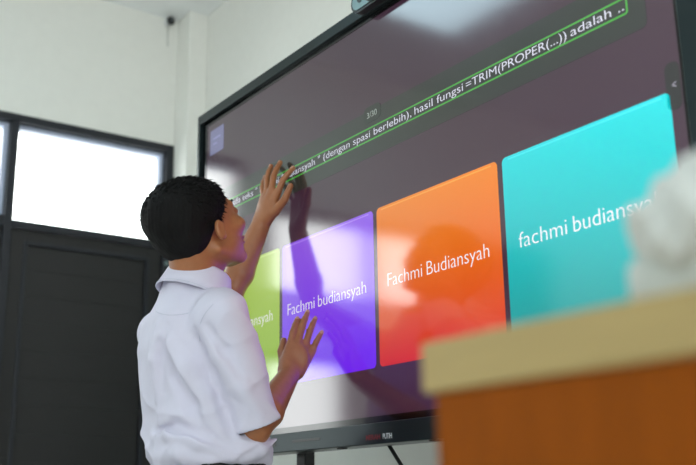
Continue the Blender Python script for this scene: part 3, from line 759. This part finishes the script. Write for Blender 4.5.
for nm, L_ in (('yoke_seam', [(.646, -.452, 1.310), (.657, -.435, 1.308), (.669, -.418, 1.306), (.684, -.398, 1.307), (.702, -.375, 1.313)]),
               ('armhole_seam', [(.734, -.339, 1.334), (.716, -.354, 1.310), (.701, -.360, 1.278), (.694, -.353, 1.242)])):
    pts_ = []
    for a, b in zip(L_, L_[1:]):
        for t in (0, .25, .5, .75): pts_.append(snap(A3(a)*(1-t)+A3(b)*t, cloth, Sh.o, Sh.h, .0))
    pts_ = [sum(pts_[max(0, i-1):i+2])/len(pts_[max(0, i-1):i+2]) for i in range(len(pts_))]
    MB().tube(pts_, .0007, 5).build(nm, M['thread'], shirt, smooth=True)
# collar: stand and fold-over fall, open at the throat
e1 = LB; e2 = np.cross(nk_n, e1)                  # e2 points backwards-up or forwards-down
if e2@FB < 0: e2 = -e2
V = []; F = []; N = 72
prof = [(.0, -.010, 0), (.0005, .012, 0), (.003, .0235, 0), (.0065, .0265, 0), (.010, .023, 0), (.0150, .008, .3), (.0200, -.012, .7), (.0265, -.034, 1)]
for k in range(N+1):
    a = math.radians(-152+304*k/N)                # 0 = back of the neck
    fr_ = abs(a)/math.radians(152)
    for dr, dz, w in prof:
        R0 = .0575+dr+.004*fr_*w; dz2 = dz-.006*w*fr_**3*2
        p = neck+e1*math.sin(a)*R0*1.02-e2*math.cos(a)*(R0+.001)+nk_n*(dz2+.006)
        V.append(p)
n_ = len(prof)
for k in range(N):
    for j in range(n_-1): F.append((k*n_+j, k*n_+j+1, (k+1)*n_+j+1, (k+1)*n_+j))
co = obj('collar', V, F, M['shirt'], shirt, smooth=True); md = co.modifiers.new('s', 'SOLIDIFY'); md.thickness = .0022
st_pts = [A3(V[k*n_+n_-1])*.82+A3(V[k*n_+n_-2])*.18+(A3(V[k*n_+n_-1])-neck)/np.linalg.norm(A3(V[k*n_+n_-1])-neck)*.0006 for k in range(2, N-1)]
MB().tube(st_pts, .0006, 5).build('collar_stitching', M['thread'], shirt, smooth=True)

# ---- trousers, belt, shoes
Tr = Field((.36, -.46, .04), (.82, -.04, 1.03), .006)
Tr.torso([1.008, .97, .92, .86, .80], [(.592, -.28)]*5, [.147, .150, .158, .162, .158], [.111, .113, .118, .122, .112], LB, FB, 0)
for s in (-1, 1):
    hp = A3((.59, -.28, .84))+LB*s*.075; kn_ = A3((.59, -.275, .48))+LB*s*.09; an = A3((.59, -.29, .08))+LB*s*.10
    Tr.cap(hp, kn_, .085, .066, .03); Tr.cap(kn_, an, .066, .056, .01)
P = Tr.pts(); Tr.d = np.maximum(Tr.d, (P[..., 2]-1.006).astype(np.float32)); Tr.d = np.maximum(Tr.d, (.055-P[..., 2]).astype(np.float32))
Tr.d += (.002*np.sin(P[..., 2]*60+4*np.sin(P[..., 0]*30))).astype(np.float32)
tr = fobj('trousers', Tr, M['trousers'], pr, 2)
V = []; F = []; N = 64
for k in range(N):
    a = 2*PI*k/N; cx_, sx_ = math.cos(a), math.sin(a); e = 2/2.5
    for dr, zz in ((.0, .968), (.004, .969), (.004, .999), (.0, 1.0)):
        V.append(A3((.592, -.28, 0))+LB*math.copysign(abs(cx_)**e, cx_)*(.150+dr)+FB*math.copysign(abs(sx_)**e, sx_)*(.114+dr)+UB*zz)
for k in range(N):
    for j in range(4): F.append((k*4+j, k*4+(j+1) % 4, ((k+1) % N)*4+(j+1) % 4, ((k+1) % N)*4+j))
obj('belt', V, F, M['leather'], pr, smooth=True, autosmooth=40)
for s in (-1, 1):
    c = A3((.59, -.27, 0))+LB*s*.10
    f = Field(c-A3((.12, .2, .0)), c+A3((.12, .24, .13)), .005)
    f.cap(c+FB*-.06+UB*.045, c+FB*.13+UB*.034, .038, .036, .01); f.cap(c+FB*-.04+UB*.05, c+FB*-.03+UB*.10, .038, .036, .02); f.ell(c+FB*.14+UB*.03, (.042, .05, .03), np.stack([LB, FB, UB], 1), .02)
    P = f.pts(); f.d = np.maximum(f.d, (.003-P[..., 2]).astype(np.float32))
    sho = fobj('shoe', f, M['leather'], pr, 1)
